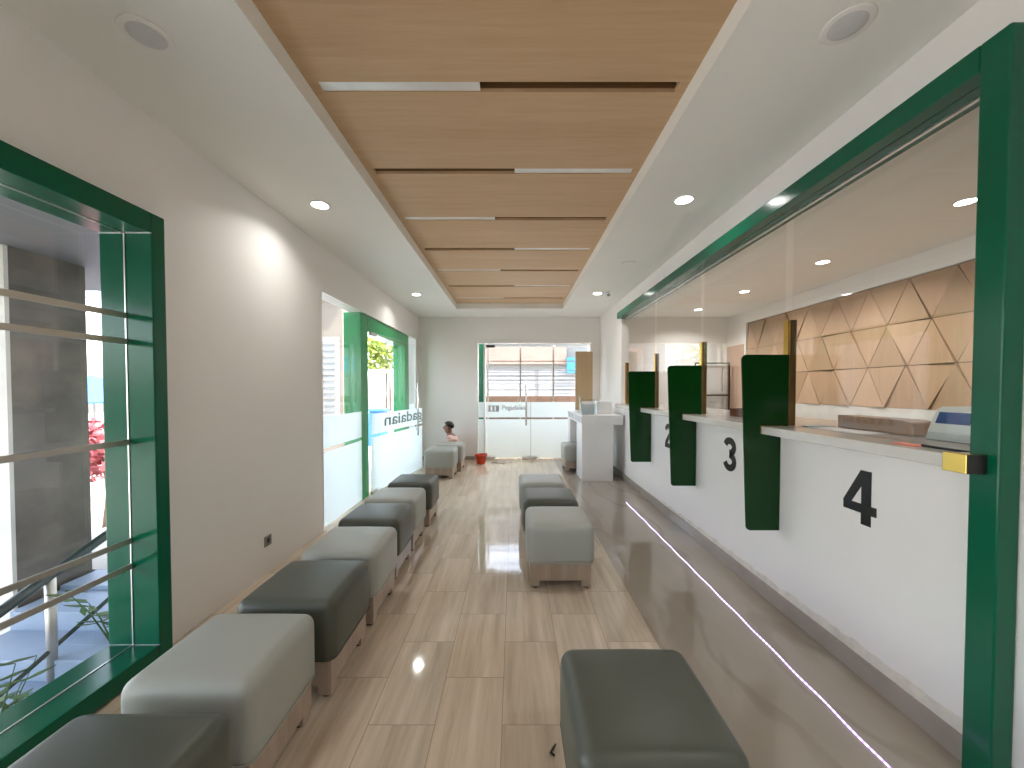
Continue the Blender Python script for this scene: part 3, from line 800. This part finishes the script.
for (x, y) in ((-1.48, .2), (1.26, .1), (-1.48, -1.7), (1.26, -1.7)):  # unseen lamps added behind the camera to carry the room's light
    downlight(x, y, 'downlight added above the camera side to carry the room light, out of view', PW, 'added downlights out of view')
tl = ['teller room downlight beside the green post', 'teller room downlight above the number 4 glass joint', 'teller room downlight above the number 3 divider', 'teller room downlight farthest from the green post']
for (x, y), l in zip(((3.40, 2.93), (3.43, 4.31), (3.33, 5.6), (3.27, 6.87)), tl): downlight(x, y, l, 9, 'teller room downlights')
for (x, y, l) in ((-1.461, 1.564, 'round grey ceiling speaker above the green window side'), (1.291, 1.523, 'round grey ceiling speaker above the counter side')):
    o = thing('ceiling_speaker', l, 'speaker', (x, y, ZC), 'round ceiling speakers')
    bm = bmesh.new(); bm_lathe(bm, [(.078, -.006), (.084, -.004), (.087, -.0005), (.078, -.0005)], 0, 0, 40); link('ring', bm, M['trim'], o, smooth=True)
    bm = bmesh.new(); bm_lathe(bm, [(0, -.008), (.04, -.0075), (.079, -.005), (.079, -.001)], 0, 0, 40); link('grille', bm, M['grille'], o, smooth=True)
o = thing('ceiling_vent', 'faint white disc flush in the soffit above the counters', 'disc', (1.285, 4.34, ZC))
bm = bmesh.new(); bm_lathe(bm, [(0, -.008), (.06, -.008), (.07, -.005), (.075, -.0005)], 0, 0, 32); link('cover', bm, M['ceil'], o, smooth=True)
o = thing('ceiling_camera', 'tiny dark camera on the ceiling beside a downlight', 'camera', (1.36, 5.6, ZC))
bm = bmesh.new(); bm_lathe(bm, [(.035, -.0005), (.035, -.015), (.02, -.02), (.012, -.03)], 0, 0, 20); link('mount', bm, M['white'], o)
bm = bmesh.new(); bm_tube(bm, [(0, .03, -.045), (0, -.05, -.06)], .02, 14); link('barrel', bm, M['sock'], o, smooth=True)

# ------------------------------------------------------------------ seated person
pr = thing('person', 'person with short black hair and a pale pink shirt sitting on the floor', 'person', (-1.14, 7.2, 0))
def skin_obj(name, verts, edges, radii, m, parent, root=0, sub=2):
    me = bpy.data.meshes.new(name); me.from_pydata(verts, edges, []); me.update()
    o = bpy.data.objects.new(name, me); COL.objects.link(o); o.parent = parent; me.materials.append(m)
    sk = o.modifiers.new('Skin', 'SKIN'); sk.use_smooth_shade = True
    if not me.skin_vertices: me.skin_vertices.new() if hasattr(me.skin_vertices, 'new') else None
    for i, r in enumerate(radii):
        rr = r if isinstance(r, tuple) else (r, r)
        me.skin_vertices[0].data[i].radius = rr; me.skin_vertices[0].data[i].use_root = (i == root)
    ss = o.modifiers.new('Sub', 'SUBSURF'); ss.levels = sub; ss.render_levels = sub
    return o
V = [(0.05, 0, .11), (.02, 0, .25), (-.02, 0, .40), (-.045, 0, .50), (-.07, 0, .565), (-.095, -.004, .625), (-.10, -.006, .69), (-.085, -.004, .745),   # 0-7 spine to crown
     (-.03, -.17, .475), (-.10, -.22, .30), (-.30, -.14, .26), (-.37, -.12, .25),      # 8-11 near arm
     (-.03, .17, .475), (-.10, .22, .30), (-.30, .14, .26), (-.37, .12, .25),          # 12-15 far arm
     (.03, -.10, .10), (-.28, -.20, .24), (-.22, -.14, .06), (-.33, -.13, .04),       # 16-19 near leg
     (.03, .10, .10), (-.28, .20, .24), (-.22, .14, .06), (-.33, .13, .04)]           # 20-23 far leg
E = [(0, 1), (1, 2), (2, 3), (3, 4), (4, 5), (5, 6), (6, 7), (3, 8), (8, 9), (9, 10), (10, 11), (3, 12), (12, 13), (13, 14), (14, 15),
     (0, 16), (16, 17), (17, 18), (18, 19), (0, 20), (20, 21), (21, 22), (22, 23)]
R = [.11, .115, .125, .10, .05, .075, .088, .06, .055, .043, .032, .028, .055, .043, .032, .028, .085, .06, .042, .035, .085, .06, .042, .035]
body = skin_obj('body', V, E, R, M['skin'], pr)
# fingers, nose and ears belong to the face and hands
def blob(name, c, s, m, parent, seg=12):
    bm = bmesh.new(); bmesh.ops.create_uvsphere(bm, u_segments=seg, v_segments=8, radius=1)
    bmesh.ops.scale(bm, vec=s, verts=bm.verts[:]); bmesh.ops.translate(bm, vec=c, verts=bm.verts[:])
    return link(name, bm, m, parent, smooth=True)
blob('nose', (-.178, -.01, .672), (.014, .011, .018), M['skin'], body)
for sy in (-1, 1):
    blob('ear', (-.085, sy * .084, .675), (.016, .01, .026), M['skin'], body)
    blob('eye', (-.166, sy * .032 - .01, .69), (.01, .013, .008), M['black'], body)
    for f in range(4):
        y = sy * .12 + (f - 1.5) * .017
        L = (.050, .060, .055, .042)[f]
        bm = bmesh.new(); bm_tube(bm, [(-.38, y, .248), (-.40 - L * .5, y, .243), (-.40 - L, y, .228)], [.009, .008, .006], 8); link('finger', bm, M['skin'], body, smooth=True)
    bm = bmesh.new(); bm_tube(bm, [(-.36, sy * .12 - sy * .026, .25), (-.39, sy * .12 - sy * .045, .245), (-.42, sy * .12 - sy * .048, .24)], [.010, .009, .007], 8); link('thumb', bm, M['skin'], body, smooth=True)
bm = bmesh.new(); bmesh.ops.create_uvsphere(bm, u_segments=20, v_segments=14, radius=1)
bmesh.ops.delete(bm, geom=[v for v in bm.verts if v.co.z < -.05 and v.co.x < .35 or v.co.z < -.62 or (v.co.x < -.55 and v.co.z < .45)], context='VERTS')
bmesh.ops.scale(bm, vec=(.102, .094, .088), verts=bm.verts[:]); bmesh.ops.translate(bm, vec=(-.082, -.004, .712), verts=bm.verts[:])
h = link('hair', bm, M['hair'], pr, smooth=True); s = h.modifiers.new('Solid', 'SOLIDIFY'); s.thickness = .012
skin_obj('shirt', [V[i] for i in (0, 1, 2, 3)] + [(-.062, 0, .56)] + [V[8], (-.085, -.21, .34), V[12], (-.085, .21, .34)], [(0, 1), (1, 2), (2, 3), (3, 4), (3, 5), (5, 6), (3, 7), (7, 8)],
         [.125, .135, .148, .13, .066, .075, .058, .068, .058], M['shirt'], pr)
skin_obj('trousers', [V[0], V[16], V[17], (-.225, -.143, .09), V[20], V[21], (-.225, .143, .09)], [(0, 1), (1, 2), (2, 3), (0, 4), (4, 5), (5, 6)],
         [.122, .095, .07, .052, .095, .07, .052], M['pants'], pr)

# ------------------------------------------------------------------ outside, window side
def solid(name, x0, x1, y0, y1, z0, z1, m): return struct(box(name, x0, x1, y0, y1, z0, z1, m))
solid('outside_ground', -40, -2.06, -12, 40, -1.0, -.9, M['yard'])
solid('outside_terrace', -4.2, -2.06, 3.0, 9.5, -.9, -.02, M['yard'])
solid('outside_street', -2.06, 30, 8.06, 40, -.3, -.1, M['yard'])
solid('outside_soffit', -4.6, -2.06, -3.0, 3.7, 2.336, 2.6, M['soffit'])
pil = sroot('pillar', (-3.5, 2.74, 0))
box('shaft', -3.9, -3.32, 2.53, 3.0, -.9, 2.335, M['pillar'], pil)
box('facing', -3.9, -3.30, 2.506, 2.529, -.9, 2.335, M['litpillar'], pil)  # near face, coloured pale to look lit
box('facing', -3.3185, -3.30, 2.53, 2.98, -.9, 2.335, M['pillar'], pil)
bm = bmesh.new()
for k in range(6):
    y1 = 2.75 - .28 * k; bm_box(bm, -3.28, -2.07, y1 - .28, y1, -.9, -.05 - .12 * k)
bm_box(bm, -3.28, -2.07, 2.75, 3.0, -.9, -.02)
struct(link('outside_steps', bm, M['steps'], bevel=.004))
rl = thing('stair_railing', 'dark metal stair railing outside the green window', 'railing', (-2.68, 2.2, 0))
def rail_z(y): return .248 + .382 * (y - 2.007)
bm = bmesh.new(); bm_tube(bm, [(-2.68, y, rail_z(y)) for y in (1.0, 1.8, 2.2, 2.6, 3.4)], .027, 14); put('handrail', bm, M['darksteel'], rl, smooth=True)
bm = bmesh.new(); bm_tube(bm, [(-2.68, y, rail_z(y) - .43) for y in (1.0, 1.8, 2.2, 2.6, 3.2)], .013, 10); put('lower_rail', bm, M['darksteel'], rl, smooth=True)
for y, zb in ((2.2, -.29), (1.25, -.65), (3.1, -.02)):
    bm = bmesh.new(); bm_tube(bm, [(-2.68, y, zb), (-2.68, y, rail_z(y))], .024, 12); put('post', bm, M['steel'], rl, smooth=True)
def leafy(name, x, y, z, n, hgt, m, label, cat, spread=.25, lw=.03, ll=.12, seed=1):
    rnd = random.Random(seed); o = thing(name, label, cat, (x, y, z))
    bs = bmesh.new(); bl = bmesh.new()
    for i in range(n):
        a = rnd.uniform(0, 2 * PI); top = Vector((spread * math.cos(a) * rnd.uniform(.3, 1), spread * math.sin(a) * rnd.uniform(.3, 1), hgt * rnd.uniform(.6, 1)))
        bm_tube(bs, [(0, 0, 0), top * .5 + Vector((0, 0, .08 * hgt)), top], [.006, .004, .002], 5)
        for j in range(7):
            t = .35 + .65 * j / 6; p = top * t + Vector((0, 0, .08 * hgt * (1 - abs(2 * t - 1)))); b = rnd.uniform(0, 2 * PI)
            d = Vector((math.cos(b), math.sin(b), rnd.uniform(-.3, .5))).normalized(); sd = d.cross(Vector((0, 0, 1))).normalized()
            up = Vector((0, 0, .004))
            q = [p, p + d * ll * .5 + sd * lw / 2, p + d * ll, p + d * ll * .5 - sd * lw / 2]
            v1 = [bl.verts.new(w_ + up) for w_ in q]; v2 = [bl.verts.new(w_) for w_ in q]
            bl.faces.new(v1); bl.faces.new(v2[::-1])
            for e in range(4): bl.faces.new((v1[e], v1[(e + 1) % 4], v2[(e + 1) % 4], v2[e]))
    link('stem', bs, M['dfoliage'], o); link('foliage', bl, m, o)
leafy('garden_plant', -2.42, 1.72, -.45, 7, .62, M['dfoliage'], 'leafy plant by the steps outside the green window, nearest the sill', 'plant', .2, seed=3)
leafy('garden_plant', -2.45, 2.32, -.17, 6, .42, M['dfoliage'], 'small leafy plant beside the stair railing post', 'plant', .22, seed=5)
def tree(name, x, y, z, h, r, m, label, seed, flowers=False, n=900, ll=.28):
    rnd = random.Random(seed); o = thing(name, label, 'tree' if h > 2 else 'bush', (x, y, z))
    bm = bmesh.new(); bm_tube(bm, [(0, 0, 0), (.05 * r, .03, h * .35), (-.03 * r, 0, h * .7)], [.06 * r + .02, .045 * r + .015, .02 * r + .01], 8); link('trunk', bm, M['bark'], o, smooth=True)
    bl = bmesh.new()
    cl = [Vector((rnd.gauss(0, .38) * r, rnd.gauss(0, .38) * r, h * .72 + rnd.uniform(-.45, .45) * r * 1.0)) for _ in range(14)]
    for i in range(n):
        c = rnd.choice(cl); v = Vector((rnd.gauss(0, 1), rnd.gauss(0, 1), rnd.gauss(0, 1))).normalized() * r * .42 * rnd.random() ** .4
        p = c + v; d = Vector((rnd.gauss(0, 1), rnd.gauss(0, 1), rnd.gauss(0, .6))).normalized(); sd = d.cross(Vector((rnd.gauss(0, 1), rnd.gauss(0, 1), rnd.gauss(0, 1)))).normalized()
        q = [p, p + d * ll * .5 + sd * ll * .28, p + d * ll, p + d * ll * .5 - sd * ll * .28]
        bl.faces.new([bl.verts.new(w_) for w_ in q])
    f = link('foliage', bl, m, o); s = f.modifiers.new('Solid', 'SOLIDIFY'); s.thickness = .004
tree('garden_tree', -5.7, 17.2, -.9, 6.0, 2.0, M['foliage'], 'yellow-green tree seen through the entrance door', 11, n=1400)
tree('garden_tree', -12.5, 8.2, -.9, 5.0, 1.5, M['dfoliage'], 'dark green tree beyond the marble pillar', 12, n=1200)
tree('flower_bush', -6.4, 6.0, -.9, 1.9, .7, M['flower'], 'pink flowering bush between pillar and green frame', 13, n=900, ll=.14)
pa = thing('parasol', 'blue parasol outside beyond the marble pillar', 'parasol', (-8.2, 7.5, -.9))
bm = bmesh.new(); bm_lathe(bm, [(1.2, 2.05), (1.21, 2.07), (.05, 2.55), (.0, 2.57), (.0, 2.53), (.05, 2.5)], 0, 0, 16); link('canopy', bm, M['blue'], pa)
bm = bmesh.new(); bm_tube(bm, [(0, 0, 0), (0, 0, 2.54)], .025, 8); link('pole', bm, M['steel'], pa)
# houses and gate seen through the entrance glazing
hs = thing('cream_house', 'cream house with louvred windows outside the entrance glazing', 'house', (-7.0, 12, -.9))
bm = bmesh.new(); bm_box(bm, -11.5, -4.97, 11.2, 12.5, -.9, 4.2); put('wall', bm, M['facade'], hs)
for y in (12.0, 14.2):
    pass
for (a, b) in ((-9.4, -8.2), (-6.3, -5.15)):
    bm = bmesh.new(); bm_box(bm, a - .08, b + .08, 11.14, 11.2, .3, 2.9); bw = put('window', bm, M['facade2'], hs)
    bm = bmesh.new()
    for k in range(14): bm_box(bm, a, b, 11.10, 11.135, .40 + .175 * k, .50 + .175 * k)
    put('louvre', bm, M['sock'], bw)
bm = bmesh.new(); bm_box(bm, -11.9, -4.7, 10.8, 12.9, 4.2, 4.4); put('roof', bm, M['roof'], hs)
gt = thing('yard_gate', 'white barred yard gate seen through the entrance door', 'gate', (-4.2, 11.6, -.9))
bm = bmesh.new()
for k in range(18): bm_box(bm, -4.6 + .16 * k, -4.57 + .16 * k, 11.58, 11.61, -.85, 1.9)
put('bars', bm, M['white'], gt)
bm = bmesh.new(); bm_box(bm, -4.65, -1.75, 11.56, 11.63, -.85, -.75); bm_box(bm, -4.65, -1.75, 11.56, 11.63, 1.88, 1.98); bm_box(bm, -4.65, -1.75, 11.56, 11.63, .5, .56); put('frame', bm, M['white'], gt)
for x in (-4.79, -1.6):
    bm = bmesh.new(); bm_box(bm, x - .15, x + .15, 11.45, 11.75, -.9, 2.3); put('gate_post', bm, M['facade2'], gt)
bn = thing('blue_bin', 'blue bin in the yard beside the bright green post', 'bin', (-3.9, 11.1, -.9))
bm = bmesh.new(); bm_box(bm, -4.15, -3.7, 10.9, 11.35, -.85, .75); put('body', bm, M['blue'], bn, bevel=.05)
bm = bmesh.new(); bm_box(bm, -4.18, -3.67, 10.87, 11.38, .755, .83); put('lid', bm, M['blue'], bn, bevel=.03)
# ------------------------------------------------------------------ outside, back door
gr = thing('window_grille', 'thin metal grille outside the back glass door', 'grille', (.5, 8.0, 0))
bm = bmesh.new()
for x in (.115, .80, 1.52, -.56): bm_box(bm, x, x + .035, 7.99, 8.02, .0, 2.30)
put('uprights', bm, M['steel'], gr)
bm = bmesh.new()
for z in (2.27, 1.965, 1.78, 1.66, 1.57, 1.475, 1.385): bm_box(bm, -.56, 1.55, 7.995, 8.012, z, z + (.022 if z in (1.965, 1.66) else .012))
put('crossbars', bm, M['steel'], gr)
struct(box('wall_porch', -1.5, 3.5, 8.6, 8.7, -.1, 1.243, M['lowwall']))
cp = sroot('column', (-.66, 8.1, 0)); box('shaft', -.735, -.60, 8.04, 8.25, -.1, 2.6, M['green'], cp)
sh = thing('shop_building', 'pale shop building with a shutter and beige sign across the street', 'building', (2, 15, -.2))
bm = bmesh.new(); bm_box(bm, -2.4, 14, 15, 20, -.1, 3.3); put('wall', bm, M['facade2'], sh)
for x in (-2.3, .95):
    bm = bmesh.new(); bm_box(bm, x, x + 3.1, 14.93, 14.99, -.1, 2.15); s_ = put('shutter', bm, M['shutter'], sh)
    bm = bmesh.new()
    for k in range(16): bm_box(bm, x, x + 3.1, 14.91, 14.93, .0 + .135 * k, .02 + .135 * k)
    put('slats', bm, M['sock'], s_)
bm = bmesh.new(); bm_box(bm, -1.4, 2.0, 14.7, 14.85, 2.35, 3.0); put('sign_board', bm, M['sign'], sh)
bm = bmesh.new(); bm_box(bm, 2.0, 2.65, 14.6, 14.75, 2.0, 2.6); put('blue_sign', bm, M['bluesign'], sh)
bm = bmesh.new(); bm_prism(bm, [(-2.7, 3.3), (14.3, 3.3), (11, 4.6), (-1, 4.6)], lambda u, v, t: (u, t, v), 14.6, 20.3); put('roof', bm, M['facade2'], sh)
tree('street_tree', 4.0, 12.5, -.1, 4.0, 1.2, M['dfoliage'], 'dark tree by the street behind the tan board', 21, n=600)

# ------------------------------------------------------------------ daylight
w = bpy.data.worlds.new('sky'); scn.world = w; w.use_nodes = True; nt = w.node_tree; nt.nodes.clear()
out = nt.nodes.new('ShaderNodeOutputWorld'); bg = nt.nodes.new('ShaderNodeBackground'); sk = nt.nodes.new('ShaderNodeTexSky')
sk.sky_type = 'NISHITA'; sk.sun_disc = False; sk.sun_elevation = math.radians(52); sk.sun_rotation = math.radians(70); sk.altitude = 50; sk.dust_density = 2.5
hs_ = nt.nodes.new('ShaderNodeHueSaturation'); hs_.inputs['Saturation'].default_value = .5
lk(nt, sk.outputs[0], hs_.inputs['Color']); lk(nt, hs_.outputs[0], bg.inputs['Color']); bg.inputs['Strength'].default_value = .8
lk(nt, bg.outputs[0], out.inputs['Surface'])
sd = bpy.data.lights.new('sun', 'SUN'); sd.energy = 6.0; sd.angle = math.radians(1); sd.color = (1, .95, .87)
so_ = bpy.data.objects.new('sun', sd); COL.objects.link(so_); so_.location = (6, 2, 12)
so_.rotation_euler = Vector((-.55, .30, -.85)).to_track_quat('-Z', 'Y').to_euler()

# ------------------------------------------------------------------ camera
F, TH = 385., math.radians(1.3)
cam = bpy.data.cameras.new('camera'); co = bpy.data.objects.new('camera', cam); COL.objects.link(co)
cam.sensor_fit = 'HORIZONTAL'; cam.sensor_width = 36; cam.lens = 36 * F / 1024
cam.shift_x = -(514 - 512) / 1024; cam.shift_y = (389 + F * math.tan(TH) - 384) / 1024
cam.clip_start = .02; cam.clip_end = 200
co.location = (0, 0, 1.4); co.rotation_euler = (PI / 2 - TH, 0, 0)
scn.camera = co
vs = scn.view_settings
vs.view_transform = 'Standard'; vs.look = 'None'; vs.gamma = 1; vs.use_curve_mapping = False; vs.exposure = 1.05
scn.display_settings.display_device = 'sRGB'
c = scn.cycles
c.max_bounces = 10; c.diffuse_bounces = 5; c.glossy_bounces = 5; c.transparent_max_bounces = 24; c.transmission_bounces = 6
c.caustics_reflective = False; c.caustics_refractive = False; c.sample_clamp_indirect = 6; c.use_denoising = True
bpy.context.view_layer.update()
